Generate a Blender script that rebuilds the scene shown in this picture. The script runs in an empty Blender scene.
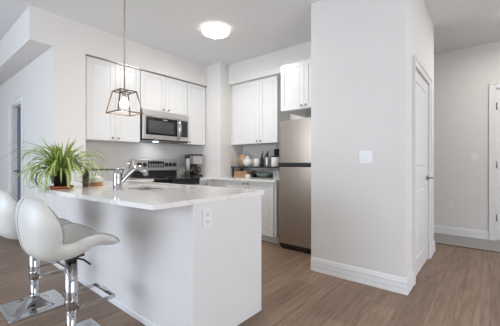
import bpy, bmesh, math, random
from mathutils import Vector, Matrix
random.seed(7)
SC = bpy.context.scene
COL = SC.collection

# ------------------------------------------------------------ camera, world, lights, exposure
cam_data = bpy.data.cameras.new('camera')
cam_data.sensor_width = 36.0
cam_data.lens = 290.23 / 500 * 36.0
cam_data.clip_start = 0.02
cam = bpy.data.objects.new('camera', cam_data)
cam.location = (0, 0, 1.124)
cam.rotation_euler = (math.radians(90), 0, math.radians(39.594 - 90))
COL.objects.link(cam)
SC.camera = cam
SC.view_settings.view_transform = 'Standard'
SC.view_settings.look = 'None'
SC.view_settings.gamma = 1.0
SC.view_settings.use_curve_mapping = False
SC.view_settings.exposure = 0.33

world = bpy.data.worlds.new('world')
SC.world = world
world.use_nodes = True
wn = world.node_tree.nodes
bg = wn.get('Background') or wn.new('ShaderNodeBackground')
bg.inputs[0].default_value = (0.72, 0.84, 1.0, 1)
bg.inputs[1].default_value = 1.6

def area(name, loc, size, power, color, direction):
    d = bpy.data.lights.new(name, 'AREA')
    d.shape = 'RECTANGLE'
    d.size, d.size_y = size
    d.energy = power
    d.color = color
    o = bpy.data.objects.new(name, d)
    o.location = loc
    o.rotation_euler = Vector(direction).to_track_quat('-Z', 'Z').to_euler()
    COL.objects.link(o)
    return o

# west: daylight from behind the viewer; south: warm fill added for ambience
area('daylight_west', (-3.35, 2.9, 1.35), (5.6, 2.2), 185, (0.78, 0.87, 1.0), (1, 0, 0))
area('added_fill_south', (1.0, -3.05, 1.35), (4.4, 2.2), 52, (1.0, 0.94, 0.89), (0, 1, 0))

# ------------------------------------------------------------ materials
def material(name, color, rough=0.5, metal=0.0, noise=0.03, scale=8.0, bump=0.0, coat=0.0, spec=None, stretch=None, emission=None):
    m = bpy.data.materials.new(name)
    m.use_nodes = True
    nt = m.node_tree
    b = nt.nodes['Principled BSDF']
    b.inputs['Roughness'].default_value = rough
    b.inputs['Metallic'].default_value = metal
    b.inputs['Coat Weight'].default_value = coat
    if spec is not None: b.inputs['Specular IOR Level'].default_value = spec
    tc = nt.nodes.new('ShaderNodeTexCoord')
    mp = nt.nodes.new('ShaderNodeMapping')
    if stretch: mp.inputs['Scale'].default_value = stretch
    nt.links.new(tc.outputs['Object'], mp.inputs['Vector'])
    nz = nt.nodes.new('ShaderNodeTexNoise')
    nz.inputs['Scale'].default_value = scale
    nz.inputs['Detail'].default_value = 3
    nt.links.new(mp.outputs[0], nz.inputs['Vector'])
    rp = nt.nodes.new('ShaderNodeValToRGB')
    rp.color_ramp.elements[0].position = 0.3
    rp.color_ramp.elements[1].position = 0.7
    rp.color_ramp.elements[0].color = tuple(max(0, c * (1 - noise)) for c in color) + (1,)
    rp.color_ramp.elements[1].color = tuple(min(1, c * (1 + noise)) for c in color) + (1,)
    nt.links.new(nz.outputs['Fac'], rp.inputs['Fac'])
    nt.links.new(rp.outputs['Color'], b.inputs['Base Color'])
    if bump:
        bp = nt.nodes.new('ShaderNodeBump')
        bp.inputs['Strength'].default_value = bump
        bp.inputs['Distance'].default_value = 0.002
        nt.links.new(nz.outputs['Fac'], bp.inputs['Height'])
        nt.links.new(bp.outputs['Normal'], b.inputs['Normal'])
    if emission:
        b.inputs['Emission Color'].default_value = tuple(emission[0]) + (1,)
        b.inputs['Emission Strength'].default_value = emission[1]
    return m

def floor_material(name, tones, plank_w, plank_l, gap, rough, grain=True, rot=0.0):
    m = bpy.data.materials.new(name); m.use_nodes = True
    nt = m.node_tree; N = nt.nodes; L = nt.links
    b = N['Principled BSDF']
    tc = N.new('ShaderNodeTexCoord'); mp = N.new('ShaderNodeMapping')
    mp.inputs['Rotation'].default_value = (0, 0, rot)
    L.new(tc.outputs['Object'], mp.inputs['Vector'])
    br = N.new('ShaderNodeTexBrick')
    br.offset = 0.37
    br.inputs['Scale'].default_value = 1.0
    br.inputs['Brick Width'].default_value = plank_l
    br.inputs['Row Height'].default_value = plank_w
    br.inputs['Mortar Size'].default_value = gap
    br.inputs['Mortar Smooth'].default_value = 0.3
    br.inputs['Color1'].default_value = tones[0] + (1,)
    br.inputs['Color2'].default_value = tones[1] + (1,)
    br.inputs['Mortar'].default_value = tones[2] + (1,)
    L.new(mp.outputs[0], br.inputs['Vector'])
    mp2 = N.new('ShaderNodeMapping'); mp2.inputs['Scale'].default_value = (1.6, 22, 1)
    L.new(mp.outputs[0], mp2.inputs['Vector'])
    nz = N.new('ShaderNodeTexNoise'); nz.inputs['Scale'].default_value = 1.6 if grain else 3.0
    nz.inputs['Detail'].default_value = 6; nz.inputs['Roughness'].default_value = 0.65
    nz.inputs['Distortion'].default_value = 0.6
    L.new(mp2.outputs[0], nz.inputs['Vector'])
    rp = N.new('ShaderNodeValToRGB')
    rp.color_ramp.elements[0].position = 0.3; rp.color_ramp.elements[1].position = 0.72
    rp.color_ramp.elements[0].color = (0.58, 0.56, 0.55, 1) if grain else (0.88, 0.88, 0.88, 1)
    rp.color_ramp.elements[1].color = (1.25, 1.25, 1.25, 1) if grain else (1.08, 1.08, 1.08, 1)
    L.new(nz.outputs['Fac'], rp.inputs['Fac'])
    mx = N.new('ShaderNodeMixRGB'); mx.blend_type = 'MULTIPLY'; mx.inputs['Fac'].default_value = 1
    L.new(br.outputs['Color'], mx.inputs['Color1']); L.new(rp.outputs['Color'], mx.inputs['Color2'])
    L.new(mx.outputs['Color'], b.inputs['Base Color'])
    b.inputs['Roughness'].default_value = rough
    bp = N.new('ShaderNodeBump'); bp.inputs['Strength'].default_value = 0.25; bp.inputs['Distance'].default_value = 0.001
    L.new(nz.outputs['Fac'], bp.inputs['Height']); L.new(bp.outputs['Normal'], b.inputs['Normal'])
    return m

def quartz_material():
    m = bpy.data.materials.new('white_quartz'); m.use_nodes = True
    nt = m.node_tree; N = nt.nodes; L = nt.links
    b = N['Principled BSDF']
    tc = N.new('ShaderNodeTexCoord')
    nz = N.new('ShaderNodeTexNoise'); nz.inputs['Scale'].default_value = 2.2; nz.inputs['Detail'].default_value = 8
    nz.inputs['Distortion'].default_value = 1.6
    L.new(tc.outputs['Object'], nz.inputs['Vector'])
    rp = N.new('ShaderNodeValToRGB')
    e = rp.color_ramp.elements
    e[0].position = 0.0; e[0].color = (0.90, 0.88, 0.85, 1)
    e[1].position = 1.0; e[1].color = (0.90, 0.885, 0.86, 1)
    a = rp.color_ramp.elements.new(0.485); a.color = (0.90, 0.88, 0.85, 1)
    c = rp.color_ramp.elements.new(0.50); c.color = (0.76, 0.72, 0.67, 1)
    d = rp.color_ramp.elements.new(0.515); d.color = (0.90, 0.88, 0.85, 1)
    L.new(nz.outputs['Fac'], rp.inputs['Fac'])
    L.new(rp.outputs['Color'], b.inputs['Base Color'])
    b.inputs['Roughness'].default_value = 0.10
    return m

M = dict(
    wall=material('painted_drywall', (0.78, 0.762, 0.738), 0.75, noise=0.012, scale=3, bump=0.05),
    ceiling=material('ceiling_paint', (0.78, 0.78, 0.78), 0.9, noise=0.01, scale=60, bump=0.1),
    trim=material('trim_paint', (0.82, 0.82, 0.82), 0.35, noise=0.01),
    cabinet=material('cabinet_lacquer', (0.80, 0.80, 0.798), 0.28, noise=0.008, coat=0.25),
    carcass=material('cabinet_side', (0.72, 0.71, 0.69), 0.5, noise=0.01),
    panel=material('peninsula_paint', (0.78, 0.76, 0.745), 0.5, noise=0.01),
    splash=material('backsplash_slab', (0.72, 0.705, 0.68), 0.3, noise=0.03, scale=5),
    quartz=quartz_material(),
    steel=material('brushed_steel', (0.47, 0.415, 0.36), 0.38, 1.0, noise=0.05, scale=3, stretch=(9, 9, 0.2)),
    steel_h=material('brushed_steel_trim', (0.68, 0.66, 0.64), 0.38, 1.0, noise=0.05, scale=6, stretch=(0.5, 0.5, 40)),
    chrome=material('polished_chrome', (0.55, 0.55, 0.56), 0.07, 1.0, noise=0.01),
    nickel=material('satin_nickel', (0.36, 0.34, 0.32), 0.3, 1.0, noise=0.03),
    black=material('black_plastic', (0.02, 0.02, 0.022), 0.3, noise=0.1),
    blackglass=material('black_glass', (0.012, 0.012, 0.014), 0.06, noise=0.1),
    window=material('oven_window_glass', (0.07, 0.07, 0.072), 0.08, noise=0.1),
    bronze=material('dark_bronze', (0.15, 0.105, 0.075), 0.4, 0.6, noise=0.15, scale=20),
    brass=material('brushed_rod_metal', (0.46, 0.41, 0.34), 0.4, 0.35, noise=0.05),
    leather=material('white_leatherette', (0.70, 0.70, 0.66), 0.38, noise=0.02, scale=60, bump=0.15),
    piping=material('grey_piping', (0.42, 0.41, 0.38), 0.5, noise=0.05),
    leaf=material('leaf_green', (0.24, 0.36, 0.06), 0.45, noise=0.25, scale=12),
    stripe=material('leaf_pale_stripe', (0.60, 0.66, 0.28), 0.45, noise=0.15, scale=12),
    terracotta=material('terracotta_plastic', (0.50, 0.12, 0.06), 0.5, noise=0.08),
    soil=material('potting_soil', (0.05, 0.035, 0.025), 0.9, noise=0.4, scale=80, bump=0.8),
    white_ceramic=material('white_ceramic', (0.80, 0.80, 0.77), 0.2, noise=0.01),
    orange=material('orange_wood', (0.55, 0.26, 0.10), 0.5, noise=0.15, scale=20),
    darkwood=material('dark_brown_wood', (0.10, 0.05, 0.03), 0.5, noise=0.2, scale=15),
    wood=material('warm_board_wood', (0.55, 0.36, 0.22), 0.5, noise=0.18, scale=10, stretch=(1, 1, 6)),
    wicker=material('woven_seagrass', (0.45, 0.27, 0.15), 0.7, noise=0.35, scale=70, bump=0.8),
    grey_blue=material('grey_blue_enamel', (0.20, 0.24, 0.26), 0.3, noise=0.06),
    shelf=material('black_shelf_metal', (0.04, 0.04, 0.045), 0.35, 0.3, noise=0.1),
    plate=material('switch_plastic', (0.84, 0.84, 0.84), 0.3, noise=0.01),
    slot=material('socket_slot', (0.10, 0.10, 0.10), 0.5, noise=0.05),
    grey=material('grey_plastic', (0.45, 0.45, 0.45), 0.4, noise=0.03),
    amber=material('dark_glass_bottle', (0.035, 0.028, 0.02), 0.08, noise=0.1),
    darkroom=material('dark_doorway_shade', (0.13, 0.15, 0.19), 0.6, noise=0.02),  # dimness of the room beyond the doorway, put into the colour
    lamp=material('lamp_diffuser', (0.9, 0.9, 0.9), 0.5, emission=((1.0, 0.96, 0.91), 2.2)),
    bulb=material('glowing_bulb', (0.9, 0.9, 0.85), 0.4, emission=((1.0, 0.80, 0.55), 14.0)),
    plank=floor_material('vinyl_plank', ((0.315, 0.213, 0.148), (0.225, 0.150, 0.103), (0.12, 0.08, 0.055)), 0.18, 1.22, 0.0012, 0.46),
    tile=floor_material('grey_floor_tile', ((0.36, 0.345, 0.33), (0.32, 0.305, 0.29), (0.25, 0.24, 0.23)), 0.3, 0.6, 0.003, 0.35, grain=False, rot=math.pi/2),
)
def glass(name, color, rough=0.02):
    m = bpy.data.materials.new(name); m.use_nodes = True
    b = m.node_tree.nodes['Principled BSDF']
    b.inputs['Base Color'].default_value = color + (1,)
    b.inputs['Transmission Weight'].default_value = 1.0
    b.inputs['Roughness'].default_value = rough
    b.inputs['IOR'].default_value = 1.45
    return m
M['glass'] = glass('clear_glass', (0.95, 0.97, 0.96))

# ------------------------------------------------------------ builders
ORIGIN = {}
class MB:
    """collects shapes; build() links them as one mesh object"""
    def __init__(s):
        s.bm = bmesh.new(); s.smooth = set()
    def _merge(s, b2, mat=0, smooth=False, fix=True):
        if fix: bmesh.ops.recalc_face_normals(b2, faces=b2.faces[:])
        off = len(s.bm.verts)
        vs = [s.bm.verts.new(v.co) for v in b2.verts]
        b2.verts.index_update()
        for f in b2.faces:
            try: nf = s.bm.faces.new([vs[v.index] for v in f.verts])
            except ValueError: continue
            nf.smooth = smooth; nf.material_index = mat if mat else f.material_index
        b2.free()
        return s
    def box(s, x0, x1, y0, y1, z0, z1, bev=0.0, seg=2, mat=0, fn=None):
        b = bmesh.new()
        bmesh.ops.create_cube(b, size=1)
        for v in b.verts:
            v.co = Vector(((x0+x1)/2 + v.co.x*(x1-x0), (y0+y1)/2 + v.co.y*(y1-y0), (z0+z1)/2 + v.co.z*(z1-z0)))
        if bev:
            bmesh.ops.bevel(b, geom=b.edges[:], offset=min(bev, abs(x1-x0)*.45, abs(y1-y0)*.45, abs(z1-z0)*.45), segments=seg, affect='EDGES', profile=0.5)
        if fn:
            for v in b.verts: v.co = Vector(fn(*v.co))
        return s._merge(b, mat, smooth=False)
    def lathe(s, c, prof, n=32, axis='z', mat=0, smooth=True, cap=True):
        b = bmesh.new(); rings = []
        for r, h in prof:
            ring = []
            for i in range(n):
                a = 2*math.pi*i/n
                p = (r*math.cos(a), r*math.sin(a), h)
                if axis == 'x': p = (p[2], p[0], p[1])
                elif axis == 'y': p = (p[0], p[2], p[1])
                ring.append(b.verts.new(Vector(c) + Vector(p)))
            rings.append(ring)
        for a, c2 in zip(rings, rings[1:]):
            for i in range(n): b.faces.new((a[i], a[(i+1) % n], c2[(i+1) % n], c2[i]))
        if cap:
            if prof[0][0] > 1e-5: b.faces.new(rings[0][::-1])
            if prof[-1][0] > 1e-5: b.faces.new(rings[-1])
        bmesh.ops.remove_doubles(b, verts=b.verts[:], dist=1e-6)
        return s._merge(b, mat, smooth)
    def cyl(s, c, r, h, n=24, axis='z', mat=0, bev=0.0):
        if bev: prof = [(r-bev, 0), (r, bev), (r, h-bev), (r-bev, h)]
        else: prof = [(r, 0), (r, h)]
        s.lathe(c, prof, n, axis, mat); return s
    def tube(s, pts, r, n=10, mat=0, closed=False, cap=True, flat=None):
        pts = [Vector(p) for p in pts]; b = bmesh.new(); rings = []
        m = len(pts); prev = None
        for i, p in enumerate(pts):
            if closed: t = pts[(i+1) % m] - pts[i-1]
            else: t = (pts[min(i+1, m-1)] - pts[max(i-1, 0)])
            t.normalize()
            up = prev if prev is not None else (Vector((0, 0, 1)) if abs(t.z) < .9 else Vector((1, 0, 0)))
            sd = t.cross(up); 
            if sd.length < 1e-4: sd = t.orthogonal()
            sd.normalize(); u2 = sd.cross(t).normalized(); prev = u2
            rr = r[i] if isinstance(r, (list, tuple)) else r
            a_, b_ = (rr, rr) if flat is None else (rr*flat[0], rr*flat[1])
            rings.append([b.verts.new(p + sd*math.cos(2*math.pi*k/n)*a_ + u2*math.sin(2*math.pi*k/n)*b_) for k in range(n)])
        for i in range(m if closed else m-1):
            A, B = rings[i], rings[(i+1) % m]
            for k in range(n): b.faces.new((A[k], A[(k+1) % n], B[(k+1) % n], B[k]))
        if cap and not closed:
            b.faces.new(rings[0][::-1]); b.faces.new(rings[-1])
        return s._merge(b, mat, True)
    def bar(s, p, q, w, h, mat=0):
        """square bar from p to q"""
        p, q = Vector(p), Vector(q); t = (q-p).normalized()
        up = Vector((0, 0, 1)) if abs(t.z) < .95 else Vector((0, 1, 0))
        sd = t.cross(up).normalized(); u = sd.cross(t)
        b = bmesh.new(); v = []
        for e in (p, q):
            for a, c in ((-1, -1), (1, -1), (1, 1), (-1, 1)):
                v.append(b.verts.new(e + sd*a*w/2 + u*c*h/2))
        for f in ((0, 1, 2, 3), (7, 6, 5, 4), (0, 4, 5, 1), (1, 5, 6, 2), (2, 6, 7, 3), (3, 7, 4, 0)):
            b.faces.new([v[i] for i in f])
        return s._merge(b, mat)
    def prism(s, poly, z0, z1, hole=None, bev=0.0, mat=0):
        b = bmesh.new()
        def loop(pl, z): 
            vs = [b.verts.new((x, y, z)) for x, y in pl]
            return vs, [b.edges.new((vs[i], vs[(i+1) % len(vs)])) for i in range(len(vs))]
        for z in (z0, z1):
            es = loop(poly, z)[1]
            if hole: es += loop(hole, z)[1]
            bmesh.ops.triangle_fill(b, edges=es, use_beauty=True)
        def wall_(pl):
            n = len(pl)
            for i in range(n):
                (xa, ya), (xb, yb) = pl[i], pl[(i+1) % n]
                b.faces.new([b.verts.new(c) for c in ((xa, ya, z0), (xb, yb, z0), (xb, yb, z1), (xa, ya, z1))])
        wall_(poly)
        if hole: wall_(hole)
        bmesh.ops.remove_doubles(b, verts=b.verts[:], dist=1e-5)
        if bev:
            bmesh.ops.dissolve_limit(b, angle_limit=0.01, verts=b.verts[:], edges=b.edges[:])
            es = [e for e in b.edges if len(e.link_faces) == 2 and e.calc_face_angle(0) > 0.6]
            bmesh.ops.bevel(b, geom=es, offset=bev, segments=2, affect='EDGES')
        return s._merge(b, mat)
    def sweep(s, path, prof, mat=0):
        """extrude a 2D profile (out, z) along a floor path [(x,y)], out to the left of travel"""
        b = bmesh.new(); n = len(path); rows = []
        P = [Vector((x, y)) for x, y in path]
        for i in range(n):
            d1 = (P[i]-P[i-1]).normalized() if i else None
            d2 = (P[i+1]-P[i]).normalized() if i < n-1 else None
            if d1 is None: d1 = d2
            if d2 is None: d2 = d1
            n1 = Vector((-d1.y, d1.x)); n2 = Vector((-d2.y, d2.x))
            k = (n1+n2)/(1+n1.dot(n2))
            rows.append([b.verts.new((P[i].x+k.x*o, P[i].y+k.y*o, z)) for o, z in prof])
        m = len(prof)
        for i in range(n-1):
            for j in range(m): b.faces.new((rows[i][j], rows[i][(j+1) % m], rows[i+1][(j+1) % m], rows[i+1][j]))
        b.faces.new(rows[0]); b.faces.new(rows[-1][::-1])
        return s._merge(b, mat)
    def build(s, name, mats, parent=None, auto=True):
        me = bpy.data.meshes.new(name)
        o0 = Vector((0, 0, 0))
        if parent is not None: o0 = ORIGIN.get(parent.name, Vector((0, 0, 0)))
        if o0.length: bmesh.ops.translate(s.bm, vec=-o0, verts=s.bm.verts[:])
        s.bm.to_mesh(me); s.bm.free()
        for m in (mats if isinstance(mats, (list, tuple)) else [mats]): me.materials.append(m)
        o = bpy.data.objects.new(name, me)
        COL.objects.link(o)
        if parent is not None: o.parent = parent; 
        ORIGIN[o.name] = o0
        return o

def recenter(o):
    """put a lone mesh's origin at the middle of its underside"""
    vs = [v.co for v in o.data.vertices]
    c = Vector(((min(v.x for v in vs)+max(v.x for v in vs))/2, (min(v.y for v in vs)+max(v.y for v in vs))/2, min(v.z for v in vs)))
    o.data.transform(Matrix.Translation(-c)); o.location = c; ORIGIN[o.name] = c
    return o
def tag(o, label, cat, group=None, kind=None):
    o['label'] = label; o['category'] = cat
    if group: o['group'] = group
    if kind: o['kind'] = kind
    return o
def thing(name, label, cat, loc, group=None):
    o = bpy.data.objects.new(name, None); o.empty_display_size = 0.1
    COL.objects.link(o); o.location = loc
    ORIGIN[o.name] = Vector(loc)
    return tag(o, label, cat, group)
def single(name, mb, mat, label, cat, group=None):
    return tag(recenter(mb.build(name, mat)), label, cat, group)
def struct(name, mb, mat, parent=None, label=None):
    o = mb.build(name, mat, parent)
    if parent is None: o['kind'] = 'structure'
    if label: o['label'] = label
    return o
def copy_tree(o, parent=None):
    c = o.copy(); COL.objects.link(c)
    if parent is not None: c.parent = parent
    for ch in [x for x in bpy.data.objects if x.parent == o]: copy_tree(ch, c)
    ORIGIN[c.name] = ORIGIN.get(o.name, Vector())
    return c

# ------------------------------------------------------------ the room shell
bx0_ = 2.765
CZ, HZ = 2.796, 2.878          # ceiling height in the kitchen and in the hall
WX, SY = -3.2, -2.9            # inner faces of the unseen walls behind the viewer
FY = 7.6                       # far wall of the living side
struct('floor', MB().box(WX-.15, 4.80, SY-.15, FY+.15, -.1, 0), M['plank'])
struct('trim_1', MB().box(4.785, 4.815, SY, 2.3, -.02, .006, .002), M['darkwood'])
struct('floor_hall', MB().box(4.80, 5.66, SY-.15, 2.4, -.1, 0.002), M['tile'])
struct('ceiling', MB().box(WX-.15, 4.37, .558, FY+.15, CZ, CZ+.2), M['ceiling'])
struct('ceiling_hall', MB().box(WX-.15, 4.37, SY-.15, .558, HZ, HZ+.12).box(4.37, 5.7, SY-.15, 2.45, HZ, HZ+.12).box(WX-.15, bx0_, .555, .558, CZ, HZ), M['ceiling'])

YA = 3.773
# kitchen walls
struct('wall_kitchen_back', MB().box(1.22, 4.1, 4.15, 4.27, 0, CZ), M['wall'])
w = MB().box(.882, 1.44, YA, 4.15, 2.439, CZ)      # stub wall beside the cabinets, and the bulkhead over it
w.box(1.10, 1.44, YA, 4.15, 0, 2.439)
w.box(1.44, 3.40, YA, 4.15, 2.450, CZ)
struct('wall_kitchen_stub', w, M['wall'])
struct('wall_column', MB().box(3.397, 4.10, 3.445, 4.15, 0, CZ), M['wall'])
struct('wall_kitchen_right', MB().box(3.98, 4.10, 1.452, 3.445, 0, CZ), M['wall'])
struct('wall_soffit_right', MB().box(3.593, 3.98, 1.452, 3.445, 2.462, CZ), M['wall'])
# left wall with its doorway
w = MB().box(1.1, 1.22, 4.15, 5.05, 0, 2.439).box(1.1, 1.22, 5.66, FY, 0, 2.439).box(1.1, 1.22, 5.05, 5.66, 1.99, 2.439)
w.box(.882, 1.22, 4.15, FY, 2.439, CZ)
struct('wall_left', w, M['wall'])
# room behind that doorway
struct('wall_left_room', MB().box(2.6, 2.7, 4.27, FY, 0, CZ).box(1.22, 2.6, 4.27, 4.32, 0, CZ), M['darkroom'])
struct('wall_far', MB().box(WX-.12, 2.7, FY, FY+.12, 0, CZ), M['wall'])
# closet block
bx0, bx1, by0, by1 = 2.765, 4.37, .555, 1.452
w = MB().box(bx0, 3.10, by0, by1, 0, HZ-.001).box(3.95, bx1, by0, by1, 0, HZ-.001).box(3.10, 3.95, by0, by1, 2.045, HZ-.001).box(3.10, 3.95, by0+.16, by1, 0, 2.045)
struct('wall_closet', w, M['wall'])
# hall wall with the entrance door opening at its right
w = MB().box(5.511, 5.63, -.060, 2.4, 0, HZ).box(5.511, 5.63, -.95, -.060, 2.205, HZ).box(5.511, 5.63, SY, -.95, 0, HZ)
struct('wall_hall', w, M['wall'])
struct('wall_hall_end', MB().box(4.1, 5.63, 2.3, 2.4, 0, HZ), M['wall'])
# unseen walls behind the viewer; the south opening is added for ambient light
w = MB().box(WX-.12, WX, SY, .2, 0, CZ).box(WX-.12, WX, 5.7, FY, 0, CZ).box(WX-.12, WX, .2, 5.7, 2.5, CZ)
struct('wall_west', w, M['wall'])
w = MB().box(WX-.12, -1.3, SY-.12, SY, 0, HZ).box(3.3, 5.63, SY-.12, SY, 0, HZ).box(-1.3, 3.3, SY-.12, SY, 2.5, HZ)
struct('wall_south', w, M['wall'])
w = MB()
for y in (.2, 2.0, 3.8, 5.64): w.box(WX-.09, WX-.03, y, y+.06, 0, 2.5)
w.box(WX-.09, WX-.03, 0.2, 5.7, 0, .1).box(WX-.09, WX-.03, 0.2, 5.7, 2.42, 2.5)
struct('window_1', w, M['trim'])
w = MB()
for x in (-1.3, .2, 1.7, 3.24): w.box(x, x+.06, SY-.09, SY-.03, 0, 2.5)
w.box(-1.3, 3.3, SY-.09, SY-.03, 0, .1).box(-1.3, 3.3, SY-.09, SY-.03, 2.42, 2.5)
struct('window_south_added', w, M['trim'])  # frame of the added south opening, out of view

# baseboards
BB = [(0, 0), (.018, 0), (.018, .012), (.014, .045), (.016, .05), (.012, .09), (.014, .096), (.008, .128), (.003, .14), (0, .14)]
BBs = [(0, 0), (.012, 0), (.012, .035), (.006, .05), (0, .05)]
struct('baseboard_closet', MB().sweep([(bx0+.001, by1-.002), (bx0+.001, by0+.001), (3.05, by0+.001)], [(-o, z) for o, z in BB]), M['trim'])
struct('baseboard_closet_end', MB().sweep([(4.00, by0+.001), (bx1-.001, by0+.001), (bx1-.001, by1)], [(-o, z) for o, z in BB]), M['trim'])
struct('baseboard_hall', MB().sweep([(5.510, 2.3), (5.510, .015)], [(-o, z*.9) for o, z in BB]), M['trim'])
struct('baseboard_left', MB().sweep([(1.101, FY), (1.101, 5.75)], [(-o, z) for o, z in BB]), M['trim'])
struct('baseboard_stub', MB().sweep([(1.101, 4.97), (1.101, YA)], [(-o, z) for o, z in BB]), M['trim'])

# doors
def wfaceX(X):      # face looking -X : (a,n,z) -> (X-n, a, z)
    return lambda a, n, z: (X-n, a, z)
def wfaceY(Y):      # face looking -Y
    return lambda a, n, z: (a, Y-n, z)
def casing(mb, fn, a0, a1, zt, w=.07):
    mb.box(a0-w, a0, 0, .018, 0, zt+w, .004, fn=fn); mb.box(a1, a1+w, 0, .018, 0, zt+w, .004, fn=fn)
    mb.box(a0, a1, 0, .018, zt, zt+w, .004, fn=fn)
    mb.box(a0-w, a0-w+.016, .018, .026, 0, zt+w, .003, fn=fn); mb.box(a1+w-.016, a1+w, .018, .026, 0, zt+w, .003, fn=fn)
    mb.box(a0-w, a1+w, .018, .026, zt+w-.016, zt+w, .003, fn=fn)
    return mb
def panel_door(fn, a0, a1, z0, z1, splits, n0=-.035, n1=0.0, st=.11):
    """door slab with sunk, raised-field panels; splits = [(z0,z1)...]"""
    m = MB()
    m.box(a0, a0+st, n0, n1, z0, z1, fn=fn).box(a1-st, a1, n0, n1, z0, z1, fn=fn)
    zz = [z0] + [v for p in splits for v in p] + [z1]
    for i in range(0, len(zz), 2): m.box(a0+st, a1-st, n0, n1, zz[i], zz[i+1], fn=fn)
    for p, q in splits:
        m.box(a0+st, a1-st, n0, n1-.010, p, q, fn=fn)
        m.box(a0+st+.035, a1-st-.035, n0, n1-.001, p+.035, q-.035, .007, 1, fn=fn)
    return m
fD = wfaceY(by0)
struct('trim_closet_door', casing(MB(), fD, 3.10, 3.95, 2.045), M['trim'])
d1 = struct('door_1', panel_door(fD, 3.105, 3.945, .008, 2.04, [(.17, .88), (1.06, 1.93)], -.045, -.006, st=.115), M['trim'])
h = MB().cyl((3.868, by0+.004, .955), .026, -.012, axis='y').tube([(3.868, by0-.005, .955), (3.868, by0-.05, .955), (3.862, by0-.056, .955), (3.78, by0-.058, .955), (3.74, by0-.054, .953)], [.009, .009, .009, .008, .007], n=12)
struct('door_handle', h, M['nickel'], d1)
struct('hinge', MB().cyl((3.102, by0-.006, 1.78), .007, .09).cyl((3.102, by0-.006, .25), .007, .09), M['nickel'], d1)

fH = wfaceX(5.511)
struct('trim_hall_door', casing(MB(), fH, -.95, -.063, 2.205, .075), M['trim'])
d2 = struct('door_2', panel_door(fH, -.948, -.062, .006, 2.2045, [(.2, .95), (1.1, 2.0)], -.07, -.02, st=.13), M['trim'])
struct('hinge', MB().cyl((5.525, -.075, 1.9), .008, .1).cyl((5.525, -.075, 1.05), .008, .1).cyl((5.525, -.075, .28), .008, .1), M['nickel'], d2)
struct('door_handle', MB().cyl((5.53, -.88, 1.0), .027, -.012, axis='x').tube([(5.525, -.88, 1.0), (5.47, -.88, 1.0), (5.465, -.80, 1.0)], .009), M['nickel'], d2)

fL = wfaceX(1.1)
struct('trim_left_doorway', casing(MB(), fL, 5.05, 5.66, 1.99, .08), M['trim'])
struct('trim_left_jamb', MB().box(1.1, 1.235, 5.05, 5.07, 0, 1.99).box(1.1, 1.235, 5.64, 5.66, 0, 1.99).box(1.1, 1.235, 5.07, 5.64, 1.97, 1.99), M['trim'])
d3 = struct('door_3', MB().box(1.166, 1.20, 5.071, 5.639, .01, 1.968, .003), M['darkroom'])  # slab coloured dark to stand for the unlit room beyond
struct('door_handle', MB().cyl((1.166, 5.57, 1.0), .026, -.012, axis='x').tube([(1.16, 5.57, 1.0), (1.115, 5.57, 1.0), (1.11, 5.49, 1.0)], .01), M['nickel'], d3)

# backsplash slabs
struct('trim_backsplash_left', MB().box(1.44, 3.397, 4.138, 4.15, .91, 1.45), M['splash'])
struct('trim_backsplash_right', MB().box(3.968, 3.98, 2.24, 3.445, .91, 1.46), M['splash'])

# ------------------------------------------------------------ cabinets
def shaker(fn, a0, a1, z0, z1, n1=.019, fr=.058):
    m = MB(); g = .0015
    a0 += g; a1 -= g; z0 += g; z1 -= g
    m.box(a0, a0+fr, 0, n1, z0, z1, .0015, 1, fn=fn).box(a1-fr, a1, 0, n1, z0, z1, .0015, 1, fn=fn)
    m.box(a0+fr, a1-fr, 0, n1, z0, z0+fr, fn=fn).box(a0+fr, a1-fr, 0, n1, z1-fr, z1, fn=fn)
    # stepped inner moulding then the field
    i = .012
    m.box(a0+fr, a1-fr, 0, n1-.009, z0+fr, z1-fr, fn=fn)
    m.box(a0+fr+i, a1-fr-i, 0, n1-.006, z0+fr+i, z1-fr-i, .003, 1, fn=fn)
    return m
def knob(fn, a, z, parent, mat='nickel'):
    m = MB()
    p0 = Vector(fn(a, .019, z)); n = (Vector(fn(a, 1.019, z))-p0)
    prof = [(0, 0), (.006, 0), (.005, .010), (.006, .014), (.0145, .018), (.0155, .023), (.012, .028), (0, .030)]
    b = bmesh.new(); k = 16; rings = []
    t1 = n.orthogonal().normalized(); t2 = n.cross(t1)
    for r, h in prof[1:-1]:
        rings.append([b.verts.new(p0+n*h+t1*r*math.cos(2*math.pi*i/k)+t2*r*math.sin(2*math.pi*i/k)) for i in range(k)])
    for A, B in zip(rings, rings[1:]):
        for i in range(k): b.faces.new((A[i], A[(i+1) % k], B[(i+1) % k], B[i]))
    b.faces.new(rings[0][::-1]); b.faces.new(rings[-1])
    m._merge(b, 0, True)
    return m.build('knob', M[mat], parent)

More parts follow.
